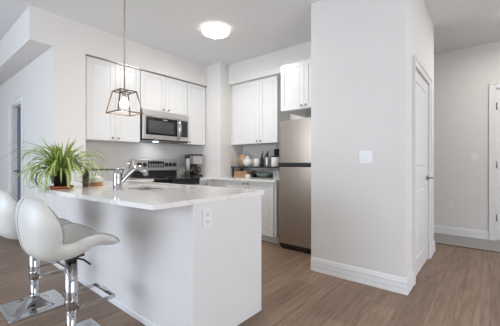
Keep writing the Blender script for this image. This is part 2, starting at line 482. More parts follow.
def cabinet(name, label, fn, face, a0, a1, z0, z1, depth, doors, knobs, group, kick=0.0, crown=False):
    """carcass behind the face plane, doors in front"""
    c = Vector(fn((a0+a1)/2, -depth/2, z0))
    t = thing(name, label, 'cabinet', c, group)
    m = MB().box(a0, a1, -depth, -.001, z0+kick, z1, fn=fn)
    m.build('body', M['carcass'], t)
    if kick: MB().box(a0, a1, -depth, -.06, z0, z0+kick, fn=fn).build('toe_kick', M['cabinet'], t)
    for i, d in enumerate(doors):
        dz0, dz1 = (d[2], d[3]) if len(d) > 2 else (z0+kick, z1)
        o = shaker(fn, d[0], d[1], dz0, dz1).build('door' if dz1-dz0 > .25 else 'drawer', M['cabinet'], t)
        if i < len(knobs) and knobs[i]: knob(fn, knobs[i][0], knobs[i][1], o)
    return t
fA = wfaceY(3.80+.019)
ZT = 2.437
UG = 'upper cabinets on the stove wall'
cabinet('wall_cabinet', 'tall white two-door wall cabinet left of the microwave', fA, 'A', 1.455, 2.168, 1.415, ZT, .33,
        [(1.457, 1.813), (1.813, 2.166)], [(1.772, 1.452), (1.852, 1.452)], UG)
cabinet('wall_cabinet', 'short white two-door cabinet directly above the microwave', fA, 'A', 2.172, 2.990, 1.892, ZT, .33,
        [(2.174, 2.581), (2.581, 2.988)], [(2.535, 1.928), (2.627, 1.928)], UG)
cabinet('wall_cabinet', 'narrow white one-door wall cabinet right of the microwave', fA, 'A', 2.994, 3.385, 1.432, ZT, .33,
        [(2.996, 3.383)], [(3.035, 1.468)], UG)
struct('trim_cabinet_gap', MB().box(1.441, 1.454, 3.83, 4.13, 1.41, ZT), M['carcass'])
struct('trim_soffit_shadow_line', MB().box(1.441, 3.396, 3.776, 4.13, ZT+.0008, 2.4492), M['nickel'])  # dark strip above the cabinets, drawn as the soffit's shadow line
fB = wfaceX(3.645+.019)
cabinet('wall_cabinet', 'white glossy two-door wall cabinet hanging over the black shelf', fB, 'B', 2.478, 3.372, 1.437, 2.440, .30,
        [(2.480, 2.825), (2.825, 3.37)], [(2.79, 1.475), (2.865, 1.475)], 'upper cabinets on the fridge wall')
struct('trim_cabinet_top_right', MB().box(3.66, 3.97, 2.48, 3.44, 2.4405, 2.4615).box(3.66, 3.97, 3.3725, 3.444, 1.437, 2.4405), M['carcass'])
fB2 = wfaceX(3.32+.019)
cabinet('wall_cabinet', 'white deep two-door cabinet mounted above the steel fridge', fB2, 'B', 1.50, 2.205, 1.828, 2.441, .64,
        [(1.502, 1.845), (1.845, 2.203)], [(1.812, 1.868), (1.878, 1.868)], 'upper cabinets on the fridge wall')
struct('trim_cabinet_filler', MB().box(3.36, 3.592, 1.50, 2.205, 2.4415, 2.46), M['cabinet'])

fb = wfaceX(3.284+.019)
cabinet('base_cabinet', 'white base cabinet standing left of the fridge, two doors', fb, 'B', 2.262, 3.438, 0, .858, .655,
        [(2.30, 2.784), (2.784, 3.24)], [(2.745, .815), (2.823, .815)], 'base cabinets', kick=.10)
fa = wfaceY(3.50+.019)
cabinet('base_cabinet', 'narrow white base cabinet right of the stove below the coffee maker', fa, 'A', 2.985, 3.385, 0, .858, .61,
        [(2.987, 3.253, .70, .858), (2.987, 3.253, .10, .70)], [(3.12, .79), (3.02, .64)], 'base cabinets', kick=.10)
cabinet('base_cabinet', 'white base cabinet left of the stove in the corner', fa, 'A', 1.79, 2.165, 0, .878, .61,
        [(1.83, 2.163, .10, .878)], [(2.12, .80)], 'base cabinets', kick=.10)

tb = [o for o in bpy.data.objects if o.name.startswith('base_cabinet') and 'fridge' in o.get('label', '')][0]
MB().box(3.303, 3.38, 3.4385, 3.518, .1, .858).build('corner_filler', M['cabinet'], tb)
# peninsula
px0, px1, py0 = 1.10, 1.762, 1.345
t = thing('kitchen_peninsula', 'long white kitchen peninsula base with a plain end panel', 'kitchen island', (1.43, 2.5, 0))
MB().box(px0, 1.14, py0+.02, YA-.003, 0, .879).build('back_panel', M['panel'], t)
MB().box(px0-.001, px1+.002, py0, py0+.02, 0, .879, .0015, 1).build('end_panel', M['cabinet'], t)
MB().box(1.14, 1.74, py0+.02, 3.49, .10, .64).box(1.14, 1.16, py0+.02, 3.49, .64, .879).box(1.72, 1.74, py0+.02, 3.49, .64, .879).box(1.16, 1.72, py0+.02, 1.90, .64, .879).box(1.16, 1.72, 2.85, 3.49, .64, .879).build('body', M['carcass'], t)
MB().box(1.14, 1.70, py0+.02, 3.49, 0, .10).build('toe_kick', M['cabinet'], t)
MB().sweep([(px0-.0012, YA-.02), (px0-.0012, py0+.001)], [(-o, z) for o, z in BBs]).build('baseboard', M['trim'], t)
fP = lambda a, n, z: (1.741+n, a, z)
for a in (1.38, 1.90, 2.42, 2.94):
    o = shaker(fP, a, a+.51, .10, .878).build('door', M['cabinet'], t)
    knob(fP, a+.46, .82, o)

# countertops
sx0, sx1, sy0, sy1 = 1.23, 1.62, 2.10, 2.70
poly = [(.832, 1.338), (1.785, 1.338), (1.785, 3.462), (2.168, 3.462), (2.168, 4.136), (1.442, 4.136), (1.442, YA-.002), (1.10, YA-.002), (1.10, 3.30), (.86, 3.13), (.752, 3.04), (.775, 2.4), (.80, 1.75)]
def rrect(x0, x1, y0, y1, r=.03, k=4):
    out = []
    for cx, cy, a in ((x1-r, y0+r, -90), (x1-r, y1-r, 0), (x0+r, y1-r, 90), (x0+r, y0+r, 180)):
        for i in range(k+1):
            q = math.radians(a+90*i/k); out.append((cx+r*math.cos(q), cy+r*math.sin(q)))
    return out
single('countertop', MB().prism(poly, .88, .91, hole=rrect(sx0, sx1, sy0, sy1), bev=.002), M['quartz'],
       'white marbled quartz countertop of the peninsula with the sink cut out', 'countertop', 'quartz countertops')
poly = [(2.972, 3.462), (3.262, 3.462), (3.262, 2.255), (3.966, 2.255), (3.966, 3.442), (3.395, 3.442), (3.395, 4.136), (2.972, 4.136)]
single('countertop', MB().prism(poly, .859, .889, bev=.002), M['quartz'],
       'white quartz countertop under the coffee maker and black shelf beside the fridge', 'countertop', 'quartz countertops')

# ------------------------------------------------------------ sink and faucet
t = thing('kitchen_sink', 'undermount stainless sink sunk into the peninsula countertop', 'sink', (1.425, 2.40, .65))
m = MB()
def tray(m, x0, x1, y0, y1, z0, z1, th=.006):
    m.box(x0, x1, y0, y1, z0, z0+th); m.box(x0, x0+th, y0, y1, z0+th, z1); m.box(x1-th, x1, y0, y1, z0+th, z1)
    m.box(x0+th, x1-th, y0, y0+th, z0+th, z1); m.box(x0+th, x1-th, y1-th, y1, z0+th, z1); return m
tray(m, sx0-.012, sx1+.012, sy0-.012, sy1+.012, .69, .879).build('basin', M['steel_h'], t)
MB().cyl((1.425, 2.40, .696), .045, .004).cyl((1.425, 2.40, .70), .02, .003).build('drain', M['chrome'], t)

fx, fy = 1.125, 2.32
t = thing('kitchen_faucet', 'chrome single-lever kitchen faucet with arched spout beside the sink', 'faucet', (fx, fy, .91))
MB().lathe((fx, fy, .91), [(.036, 0), (.036, .006), (.031, .012), (.030, .10), (.031, .105), (.029, .13), (.022, .155), (.010, .172), (0, .176)], 32).build('body', M['chrome'], t)
pts = []
for i in range(15):
    q = i/14
    pts.append((fx+.02+.195*q, fy-.015*q, .955+.135*math.sin(min(1, q*1.12)*math.pi*.5)-.028*max(0, q-.75)*4*max(0, q-.75)*4))
MB().tube(pts, [.017+.004*(1-abs(i/7-1)) for i in range(15)], 16).build('spout', M['chrome'], t)
ex = pts[-1]
MB().tube([(ex[0]-.02, ex[1], ex[2]+.005), (ex[0]+.014, ex[1], ex[2]-.006), (ex[0]+.028, ex[1], ex[2]-.03), (ex[0]+.028, ex[1], ex[2]-.05)], [.02, .023, .022, .019], 16).build('spray_head', M['chrome'], t)
MB().tube([(fx+.002, fy, 1.07), (fx+.03, fy-.004, 1.093), (fx+.10, fy-.01, 1.122), (fx+.12, fy-.012, 1.124)], [.008, .007, .005, .005], 10, flat=(1.5, .7)).build('lever', M['chrome'], t)

# ------------------------------------------------------------ range
rx0, rx1 = 2.176, 2.966
t = thing('kitchen_range', 'stainless steel electric stove with black glass cooktop and raised control panel', 'stove', ((rx0+rx1)/2, 3.8, 0))
MB().box(rx0, rx1, 3.50, 4.10, .03, .875).build('body', M['black'], t)
MB().box(rx0, rx1, 3.44, 4.03, .876, .902, .006).build('cooktop', M['blackglass'], t)
for cx_, cy_, r in ((2.36, 3.62, .11), (2.36, 3.88, .085), (2.78, 3.62, .085), (2.78, 3.88, .11)):
    m = MB()
    for r2 in (r, r-.006): pass
    m.lathe((cx_, cy_, .9022), [(r-.004, 0), (r-.004, .0005), (r, .0005), (r, 0)], 40, cap=False)
    m.build('burner', M['grey'], t)
o = MB().box(rx0+.005, rx1-.005, 3.455, 3.498, .26, .80, .006).build('oven_door', M['steel_h'], t)
MB().box(rx0+.12, rx1-.12, 3.452, 3.456, .38, .66, .001).build('oven_window', M['blackglass'], o)
MB().tube([(rx0+.06, 3.405, .76), (rx1-.06, 3.405, .76)], .013, 12).cyl((rx0+.09, 3.455, .76), .008, -.05, axis='y').cyl((rx1-.09, 3.455, .76), .008, -.05, axis='y').build('oven_handle', M['steel_h'], o)
MB().box(rx0+.005, rx1-.005, 3.46, 3.498, .80, .874, .004).build('front_trim', M['blackglass'], t)
MB().box(rx0+.005, rx1-.005, 3.458, 3.498, .06, .25, .006).build('drawer', M['steel_h'], t)
MB().box(rx0, rx1, 4.045, 4.125, .876, 1.0, .002).build('backguard_base', M['black'], t)
MB().box(rx0+.0, rx1-.0, 4.02, 4.12, 1.0, 1.178, .012, 3).build('control_panel', M['steel_h'], t)
MB().box(2.42, 2.70, 4.014, 4.021, 1.055, 1.150, .002).build('display', M['blackglass'], t)
m = MB()
for i in range(6):
    for j in range(2): m.box(2.435+i*.043, 2.462+i*.043, 4.0125, 4.0145, 1.07+j*.028, 1.083+j*.028)
m.build('display_buttons', M['grey'], t)
for x in (2.275, 2.365, 2.745, 2.82, 2.90):
    o = MB().lathe((x, 4.019, 1.10), [(.034, 0), (.034, -.006), (.026, -.010), (.023, -.032), (.018, -.036)], 24, axis='y').build('control_knob', M['black'], t)
    MB().box(x-.004, x+.004, 3.975, 3.984, 1.078, 1.122, .002).build('knob_grip', M['black'], o)

# ------------------------------------------------------------ microwave
mx0, mx1, mz0, mz1, my = 2.180, 2.990, 1.462, 1.889, 3.752
t = thing('microwave', 'stainless over-the-range microwave with dark window and bar handle', 'microwave', ((mx0+mx1)/2, 3.95, mz0))
MB().box(mx0, mx1, my+.03, 4.13, mz0+.02, mz1).build('body', M['black'], t)
MB().box(mx0, mx1, my, my+.03, mz1-.085, mz1, .004).build('vent_panel', M['steel_h'], t)
o = MB().box(mx0, 2.800, my-.002, my+.03, mz0+.005, mz1-.088, .004).build('door', M['steel_h'], t)
MB().box(mx0+.045, 2.76, my-.005, my-.0015, mz0+.07, mz1-.10, .001).build('door_glass', M['blackglass'], o)
MB().box(mx0+.085, 2.70, my-.0065, my-.0045, mz0+.10, mz1-.15, .001).build('window', M['window'], o)
MB().box(2.50, 2.58, my-.0068, my-.005, mz1-.132, mz1-.120).build('brand_badge', M['grey'], o)
hp = [(2.775, my-.01, mz0+.03), (2.775, my-.045, mz0+.06), (2.775, my-.058, mz0+.19), (2.775, my-.058, mz0+.24), (2.775, my-.045, mz1-.12), (2.775, my-.01, mz1-.09)]
MB().tube(hp, [.012, .014, .016, .016, .014, .012], 14, flat=(1.3, .8)).build('handle', M['chrome'], o)
o = MB().box(2.802, mx1, my-.002, my+.03, mz0+.005, mz1-.088, .004).build('control_panel', M['steel_h'], t)
MB().box(2.812, mx1-.03, my-.005, my-.0015, mz0+.07, mz1-.10, .001).build('keypad', M['blackglass'], o)
MB().box(mx0+.01, mx1-.01, my+.01, 4.12, mz0-.012, mz0+.019, .003).build('underside', M['black'], t)
MB().box(2.46, 2.53, 3.90, 3.96, mz0-.0145, mz0-.0118).build('hood_lamp', material('hood_lamp_glow', (.9, .9, .9), .5, emission=((0.85, 0.92, 1.0), 12.0)), t)

hl = bpy.data.lights.new('hood_light', 'AREA'); hl.shape = 'RECTANGLE'; hl.size = .07; hl.size_y = .05; hl.energy = .5; hl.color = (.86, .93, 1.0)
ho = bpy.data.objects.new('hood_light', hl); ho.location = (2.495, 3.93, mz0-.017); COL.objects.link(ho)

# ------------------------------------------------------------ fridge
gx, gy0, gy1 = 3.20, 1.475, 2.172
t = thing('refrigerator', 'tall brushed steel top-freezer refrigerator beside the white partition wall', 'refrigerator', (3.56, 1.82, 0))
MB().box(gx+.065, 3.93, gy0+.005, gy1-.005, .03, 1.668, .004).build('body', M['grey'], t)
def fridge_door(z0, z1, name):
    b = bmesh.new(); n = 20; r = []
    prof = []
    for i in range(n+1):
        q = i/n; y = gy0+(gy1-gy0)*q
        e = 2*q-1
        bulge = .018*(1-e*e) - .022*max(0, abs(e)-.93)/.07*max(0, abs(e)-.93)/.07
        prof.append((gx+.018-bulge, y))
    prof = [(gx+.06, gy0)] + prof + [(gx+.06, gy1)]
    m = MB(); m.prism(prof, z0, z1)
    for f in m.bm.faces: f.smooth = abs(f.normal.z) < .5 and f.normal.x < -.5
    return m.build(name, M['steel'], t)
fridge_door(1.128, 1.678, 'freezer_door')
fridge_door(.075, 1.072, 'fridge_door')
MB().box(gx+.022, gx+.064, gy0+.004, gy1-.004, 1.073, 1.127).build('handle_gap', M['black'], t)
MB().box(gx+.004, gx+.03, gy0+.03, gy1-.05, 1.074, 1.092, .004).build('handle', M['blackglass'], t)
MB().box(gx+.03, gx+.07, gy0+.02, gy1-.02, .02, .074).build('base_grille', M['black'], t)
for y in (gy0+.06, gy1-.06):
    for x in (gx+.06, 3.86): MB().cyl((x, y, 0), .018, .03).build('foot', M['black'], t)
MB().box(gx+.0, gx+.07, gy0+.0, gy0+.09, 1.679, 1.69, .002).build('hinge_cap', M['grey'], t)

# ------------------------------------------------------------ ceiling light, pendant
lx, ly = 2.52, 2.64
t = thing('ceiling_light', 'round glowing flush ceiling light with a chrome ring', 'ceiling light', (lx, ly, CZ-.075))
MB().lathe((lx, ly, CZ-.028), [(.145, 0), (.15, .027)], 48).build('base', M['trim'], t)
MB().lathe((lx, ly, CZ-.03), [(0, -.045), (.07, -.044), (.13, -.036), (.16, -.022), (.17, -.006), (.168, 0), (.14, .001)], 56, cap=False).build('diffuser', M['lamp'], t)
dl = bpy.data.lights.new('ceiling_light_glow', 'AREA'); dl.shape = 'DISK'; dl.size = .29; dl.energy = 18; dl.color = (1, .96, .91)
do = bpy.data.objects.new('ceiling_light_glow', dl); do.location = (lx, ly, CZ-.0765); COL.objects.link(do)
m = MB(); m.tube([(lx+.085*math.cos(a*math.pi/24), ly+.085*math.sin(a*math.pi/24), CZ-.083) for a in range(48)], .006, 8, closed=True)
m.build('ring', M['steel_h'], t)

hx, hy = 4.55, -.30
dl = bpy.data.lights.new('hall_light_glow', 'AREA'); dl.shape = 'DISK'; dl.size = .3; dl.energy = 9; dl.color = (1, .93, .86)
do = bpy.data.objects.new('hall_light_glow', dl); do.location = (hx, hy, HZ-.09); COL.objects.link(do)
t = thing('hall_ceiling_light', 'round flush hall ceiling light at the right edge', 'ceiling light', (hx, hy, HZ-.07))
MB().lathe((hx, hy, HZ-.026), [(.15, 0), (.155, .025)], 48).build('base', M['trim'], t)
MB().lathe((hx, hy, HZ-.028), [(0, -.04), (.07, -.039), (.13, -.032), (.165, -.018), (.17, 0), (.14, .001)], 56, cap=False).build('diffuser', M['lamp'], t)

ux, uy = 1.30, 2.55
zb, zt, hb, ht = 1.575, 1.770, .1125, .074
t = thing('pendant_lamp', 'pendant lamp with open trapezoid bronze cage and lit bulb', 'pendant lamp', (ux, uy, zb))
m = MB(); w_ = .0085
cb = [(ux+sx*hb, uy+sy*hb, zb) for sx, sy in ((-1, -1), (1, -1), (1, 1), (-1, 1))]
ct = [(ux+sx*ht, uy+sy*ht, zt) for sx, sy in ((-1, -1), (1, -1), (1, 1), (-1, 1))]
for i in range(4):
    m.bar(cb[i], cb[(i+1) % 4], w_, w_); m.bar(ct[i], ct[(i+1) % 4], w_, w_); m.bar(cb[i], ct[i], w_, w_)
m.bar((ux-ht, uy, zt), (ux+ht, uy, zt), w_, w_).bar((ux, uy-ht, zt), (ux, uy+ht, zt), w_, w_)
m.build('cage', M['bronze'], t)
MB().cyl((ux, uy, zt), .0075, CZ-.02-zt, 12).build('rod', M['brass'], t)
MB().lathe((ux, uy, CZ-.025), [(.055, 0), (.06, .006), (.06, .0245)], 32).build('canopy', M['brass'], t)
MB().lathe((ux, uy, zt-.055), [(.017, 0), (.018, .01), (.018, .045), (.008, .054)], 20).build('socket', M['brass'], t)
MB().lathe((ux, uy, zt-.145), [(0, 0), (.018, .003), (.033, .014), (.039, .032), (.035, .052), (.022, .070), (.014, .082), (.013, .092)], 24).build('bulb', M['bulb'], t)
pl = bpy.data.lights.new('pendant_bulb_light', 'POINT'); pl.energy = 3; pl.color = (1, .82, .62); pl.shadow_soft_size = .03
po = bpy.data.objects.new('pendant_bulb_light', pl); po.location = (ux, uy, zb-.05); COL.objects.link(po)

# ------------------------------------------------------------ bar stools
def cr(keys, t):
    """Catmull-Rom through (t, values...)"""
    n = len(keys)
    for i in range(n-1):
        if t <= keys[i+1][0] or i == n-2: break
    p1, p2 = keys[i], keys[i+1]
    p0 = keys[i-1] if i else p1; p3 = keys[i+2] if i+2 < n else p2
    u = (t-p1[0])/(p2[0]-p1[0]); out = []
    for k in range(1, len(p1)):
        a, b, c, d = p0[k], p1[k], p2[k], p3[k]
        out.append(.5*((2*b)+(-a+c)*u+(2*a-5*b+4*c-d)*u*u+(-a+3*b-3*c+d)*u**3))
    return out
#        t     x      z     halfw  dx    dz
SEAT = [(0.00, -.180, .904, .110, .010, -.006), (0.05, -.195, .890, .162, .026, -.004), (.14, -.206, .848, .208, .056, .002), (.26, -.205, .780, .228, .082, .010),
        (.38, -.185, .710, .205, .080, .008), (.47, -.150, .655, .183, .052, .022), (.55, -.085, .650, .190, .030, .024),
        (.66, .000, .660, .215, .008, .042), (.76, .070, .670, .222, .0, .038), (.86, .140, .660, .212, .0, .024), (.95, .200, .634, .190, .0, .012), (1.0, .228, .600, .165, -.004, .018)]
def make_stool(loc, label):
    t = thing('bar_stool', label, 'bar stool', loc, 'white bar stools at the peninsula')
    L0 = Vector(loc)
    NS, NU = 44, 20
    top = []
    for i in range(NS+1):
        x, z, w, dx, dz = cr(SEAT, i/NS)
        row = []
        for j in range(NU+1):
            u = -1+2*j/NU
            s = math.copysign(1-(1-abs(u))**1.35, u)
            e = abs(u)**2.1
            row.append(Vector((x+dx*e, w*s, z+dz*e)))
        top.append(row)
    # outward offset for the shell underside
    bot = []
    for i in range(NS+1):
        row = []
        for j in range(NU+1):
            a = top[min(i+1, NS)][j]-top[max(i-1, 0)][j]; b = top[i][min(j+1, NU)]-top[i][max(j-1, 0)]
            n = a.cross(b).normalized()
            n = -n
            nn = Vector((n.x, n.y*.35, n.z)).normalized()
            u = abs(-1+2*j/NU)
            tt = i/NS
            belly = math.exp(-((tt-.58)/.20)**2)
            th = (.036+.038*belly)*(1-u**3)+.022+.018*belly*u
            endf = min(1, min(tt, 1-tt)/.06)
            th *= .45+.55*math.sqrt(endf)
            row.append(top[i][j]+nn*th)
        bot.append(row)
    b = bmesh.new()
    T = [[b.verts.new(L0+v) for v in r] for r in top]
    B = [[b.verts.new(L0+v) for v in r] for r in bot]
    for i in range(NS):
        for j in range(NU):
            b.faces.new((T[i][j], T[i+1][j], T[i+1][j+1], T[i][j+1]))
            b.faces.new((B[i][j], B[i][j+1], B[i+1][j+1], B[i+1][j]))
        b.faces.new((T[i][0], B[i][0], B[i+1][0], T[i+1][0]))
        b.faces.new((T[i][NU], T[i+1][NU], B[i+1][NU], B[i][NU]))
    for j in range(NU):
        b.faces.new((T[0][j], T[0][j+1], B[0][j+1], B[0][j]))
        b.faces.new((T[NS][j], B[NS][j], B[NS][j+1], T[NS][j+1]))
    m = MB(); m._merge(b, 0, True)
    so = m.build('seat', M['leather'], t)
    sub = so.modifiers.new('sub', 'SUBSURF'); sub.levels = 1; sub.render_levels = 1
    loop = [top[i][0] for i in range(0, NS+1)] + [top[NS][j] for j in range(1, NU)] + [top[i][NU] for i in range(NS, -1, -1)] + [top[0][j] for j in range(NU-1, 0, -1)]
    MB().tube([L0+v for v in loop], .0032, 6, closed=True).build('piping', M['piping'], so)
    MB().tube([L0+bot[i][NU//2] for i in range(2, 30)], .003, 6).build('back_seam', M['piping'], so)
    X, Y = loc[0], loc[1]
    MB().box(X-.06, X+.06, Y-.055, Y+.055, .540, .556, .004).lathe((X, Y, .5255), [(.037, 0), (.040, .004), (.040, .0145)], 24).build('swivel_plate', M['black'], t)
    MB().tube([(X+.02, Y-.02, .53), (X+.04, Y-.09, .528), (X+.06, Y-.135, .505)], [.006, .006, .006], 8).build('height_lever', M['black'], t)
    MB().lathe((X, Y, .21), [(.034, 0), (.035, .003), (.035, .315)], 32).build('gas_lift_sleeve', M['chrome'], t)
    MB().lathe((X, Y, .075), [(.034, -.008), (.036, -.004), (.036, .006), (.028, .012), (.026, .02), (.026, .134)], 32).build('column', M['chrome'], t)
    m = MB()
    # square plate rising in four curved hips to the column
    b = bmesh.new(); k = 48; rings = []
    for q in range(11):
        f = q/10
        r = .032+(.195-.032)*f
        z = .010+.075*(1-f)**2.4
        ring = []
        for i in range(k):
            a = 2*math.pi*(i+.0)/k
            c, s_ = math.cos(a), math.sin(a)
            sq = 1/max(abs(c), abs(s_))
            sq = 1+(sq-1)*f**1.5
            ring.append(b.verts.new((X+r*c*sq, Y+r*s_*sq, z)))
        rings.append(ring)
    low = [b.verts.new((v.co.x, v.co.y, 0)) for v in rings[-1]]
    rings.append(low)
    for A, Bq in zip(rings, rings[1:]):
        for i in range(k): b.faces.new((A[i], A[(i+1) % k], Bq[(i+1) % k], Bq[i]))
    b.faces.new(low); b.faces.new(rings[0][::-1])
    m._merge(b, 0, True)
    for f in m.bm.faces:
        if abs(f.normal.z) < .1 and f.calc_center_median().z < .009: f.smooth = False
    m.build('base_plate', M['chrome'], t)
    fz = .262
    m = MB(); hw = .135; x1 = .205
    P = [(X-.0, Y-.036, fz), (X+.0, Y-hw, fz), (X+x1, Y-hw, fz), (X+x1, Y+hw, fz), (X+.0, Y+hw, fz), (X, Y+.036, fz)]
    for p, q in zip(P, P[1:]): m.bar(p, q, .009, .024)
    for p in P[1:-1]: m.box(p[0]-.0048, p[0]+.0048, p[1]-.0048, p[1]+.0048, fz-.012, fz+.012)
    m.lathe((X, Y, fz-.014), [(.0365, 0), (.0375, .002), (.0375, .026), (.0365, .028)], 24)
    o = m.build('footrest', M['chrome'], t)
    MB().box(X+x1-.012, X+x1+.008, Y-.045, Y+.05, fz+.0125, fz+.018, .002).build('foot_pad', M['plate'], o)
    return t
make_stool((.685, 2.015, 0), 'white leatherette bar stool on chrome pedestal, nearest the end panel')
make_stool((.680, 2.770, 0), 'white leatherette bar stool farther along, cut by the left edge')

# ------------------------------------------------------------ spider plant
qx, qy = .875, 2.80
SZ = .9105
single('plant_saucer', MB().lathe((qx, qy, SZ), [(0, 0), (.070, 0), (.088, .006), (.094, .020), (.091, .021), (.084, .008), (0, .006)], 36), M['terracotta'],
       'terracotta red plastic saucer under the spider plant', 'saucer')
t = thing('spider_plant', 'bushy spider plant with arching green and cream leaves in a black pot', 'potted plant', (qx, qy, SZ+.0085))
PZ = SZ+.0085
MB().lathe((qx, qy, PZ), [(0, 0), (.048, 0), (.066, .115), (.073, .117), (.074, .135), (.069, .136), (.063, .12), (0, .118)], 36).build('pot', M['black'], t)
MB().lathe((qx, qy, PZ+.1185), [(0, .010), (.04, .008), (.062, .002)], 24, cap=False).build('soil', M['soil'], t)
b = bmesh.new()
R_ = Vector((math.sin(math.radians(39.6)), -math.cos(math.radians(39.6)), 0))
for k in range(180):
    az = random.uniform(0, 2*math.pi)
    up = random.random()
    L = random.uniform(.30, .54)
    el = math.radians(28+55*up) if k % 5 else math.radians(random.uniform(68, 86))
    if k % 5 == 0: L = random.uniform(.22, .36)
    droop = random.uniform(2.2, 3.4) if k % 5 else random.uniform(.6, 1.6)
    d = Vector((math.cos(az), math.sin(az), 0))
    side = Vector((-d.y, d.x, 0))
    p = Vector((qx, qy, PZ+.122))+d*random.uniform(.005, .035)
    n = 16; step = L/n; ang = el; wmax = random.uniform(.0095, .0145)
    if k % 3 == 0 and k % 5: L *= .62; droop *= 2.2
    rows = []; pts_ = []; curl = random.uniform(-.5, .5)
    for i in range(n+1):
        q = i/n
        w = wmax*min(1, .45+q*3)*(1-q**2.2)+.0004
        tdir = (d*math.cos(ang)+Vector((0, 0, 1))*math.sin(ang)).normalized()
        nrm = side.cross(tdir).normalized()
        vs = [b.verts.new(p+side*w*s_-nrm*abs(s_)*w*-.45) for s_ in (-1, -.38, .38, 1)]
        rows.append(vs); pts_.append(p.copy())
        p = p+tdir*step
        d = (Matrix.Rotation(curl*step, 3, 'Z') @ d); side = Vector((-d.y, d.x, 0))
        ang -= droop*step*(1.0+2.2*q)
        low = SZ+.014
        inside = p.x > .74 or p.y > 3.0
        if p.z < low+.012 and inside and ang < -.1: ang = max(ang, -.05); p.z = max(p.z, low+.006)
        if p.z < low+.02 and inside: ang = max(ang, -.15)
        if p.x > 1.42 or p.y > 3.70: ang -= .2
    hit = any((q.x-1.2)**2+(q.y-2.9)**2 < .009 and q.z < 1.04 or (abs(q.x-1.085) < .04 and abs(q.y-2.845) < .045 and q.z < 1.06) for q in pts_)
    if hit:
        for r_ in rows:
            for v_ in r_: b.verts.remove(v_)
        continue
    for A, B_ in zip(rows, rows[1:]):
        for c in range(3):
            f = b.faces.new((A[c], A[c+1], B_[c+1], B_[c])); f.smooth = True
            f.material_index = 1 if c == 1 else 0
m = MB(); m._merge(b, 0, True, fix=False)
m.build('foliage', [M['leaf'], M['stripe']], t)

# ------------------------------------------------------------ small things on the counters
single('wooden_block', MB().box(1.065, 1.105, 2.82, 2.87, SZ, 1.035, .004).box(1.07, 1.10, 2.825, 2.865, 1.035, 1.042, .002), M['darkwood'],
       'small dark brown wooden block half hidden behind the plant', 'block')
cx_, cy_ = 1.20, 2.90
single('wooden_coaster', MB().lathe((cx_, cy_, SZ), [(0, 0), (.056, 0), (.06, .003), (.06, .022), (.056, .025), (0, .025)], 32), M['orange'],
       'round orange wooden trivet under the white lidded bowl', 'trivet')
t = thing('sugar_bowl', 'white lidded ceramic bowl on an orange trivet right of the plant', 'bowl', (cx_, cy_, SZ+.0255))
MB().lathe((cx_, cy_, SZ+.0255), [(0, 0), (.04, 0), (.066, .014), (.072, .028), (.068, .034), (0, .034)], 36).build('body', M['white_ceramic'], t)
o = MB().lathe((cx_, cy_, SZ+.0598), [(.066, 0), (.055, .014), (.03, .028), (.010, .034), (0, .035)], 36).build('lid', M['white_ceramic'], t)
MB().lathe((cx_, cy_, SZ+.094), [(.006, 0), (.011, .010), (.009, .018), (0, .021)], 18).build('lid_knob', M['white_ceramic'], o)

# dish tub by the stove
dx0, dx1, dy0, dy1 = 1.46, 1.70, 3.58, 3.92
t = thing('dish_rack', 'pale dish tub with black rim and black wire end, left of the stove', 'dish rack', ((dx0+dx1)/2, (dy0+dy1)/2, SZ))
tray(MB(), dx0, dx1, dy0, dy1, SZ, SZ+.125).build('tub', M['grey'], t)
MB().tube([(dx0, dy0, SZ+.132), (dx1, dy0, SZ+.132), (dx1, dy1, SZ+.132), (dx0, dy1, SZ+.132)], .008, 8, closed=True).build('rim', M['black'], t)
m = MB()
for y in (dy0+.02, dy0+.12, dy0+.22, dy1-.02):
    m.tube([(dx1+.012, y, SZ+.13), (dx1+.05, y, SZ+.01), (dx1+.09, y, SZ+.01), (dx1+.12, y, SZ+.13)], .007, 6)
m.tube([(dx1+.12, dy0+.01, SZ+.13), (dx1+.12, dy1-.01, SZ+.13)], .007, 6)
m.build('wire_basket', M['black'], t)

SB = .8896      # the lower counter along the far walls
# coffee maker and slim black bottle
kx0, kx1, ky0, ky1 = 3.11, 3.31, 3.78, 4.00
t = thing('coffee_maker', 'black and steel drip coffee maker with glass carafe in the corner', 'coffee maker', ((kx0+kx1)/2, 3.89, SB))
MB().box(kx0, kx1, ky0, ky1, SB, SB+.035, .008).build('base', M['black'], t)
MB().box(kx0, kx1, 3.93, ky1, SB+.0352, SB+.25, .006).build('water_tank', M['black'], t)
MB().box(kx0+.003, kx1-.003, ky0+.003, 3.929, SB+.215, SB+.36, .012, 3).build('brew_head', M['steel_h'], t)
MB().box(kx0, kx1, ky0, ky1, SB+.3605, SB+.38, .006).build('top_lid', M['black'], t)
kx, ky = 3.20, 3.86
o = MB().lathe((kx, ky, SB+.0355), [(0, 0), (.055, 0), (.066, .02), (.068, .06), (.058, .10), (.05, .125)], 32, cap=False).build('carafe', M['glass'], t)
MB().lathe((kx, ky, SB+.038), [(0, 0), (.052, .0), (.062, .02), (.063, .05), (0, .05)], 32).build('coffee', M['amber'], o)
MB().lathe((kx, ky, SB+.161), [(.052, 0), (.054, .016), (.03, .024), (0, .026)], 32).build('carafe_lid', M['black'], o)
MB().tube([(kx+.048, ky-.02, SB+.165), (kx+.085, ky-.03, SB+.16), (kx+.095, ky-.03, SB+.11), (kx+.068, ky-.02, SB+.07)], .008, 10).build('carafe_handle', M['black'], o)
t = thing('coffee_grinder', 'slim black cylinder grinder standing left of the coffee maker', 'grinder', (3.03, 3.84, SB))
MB().lathe((3.03, 3.84, SB), [(.045, 0), (.048, .006), (.046, .09), (.038, .10)], 28).build('base', M['black'], t)
MB().lathe((3.03, 3.84, SB+.1005), [(.037, 0), (.037, .21)], 28).build('tube', M['grey'], t)
MB().lathe((3.03, 3.84, SB+.311), [(.043, 0), (.045, .03), (.040, .05), (.02, .058), (0, .06)], 28).build('cap', M['black'], t)
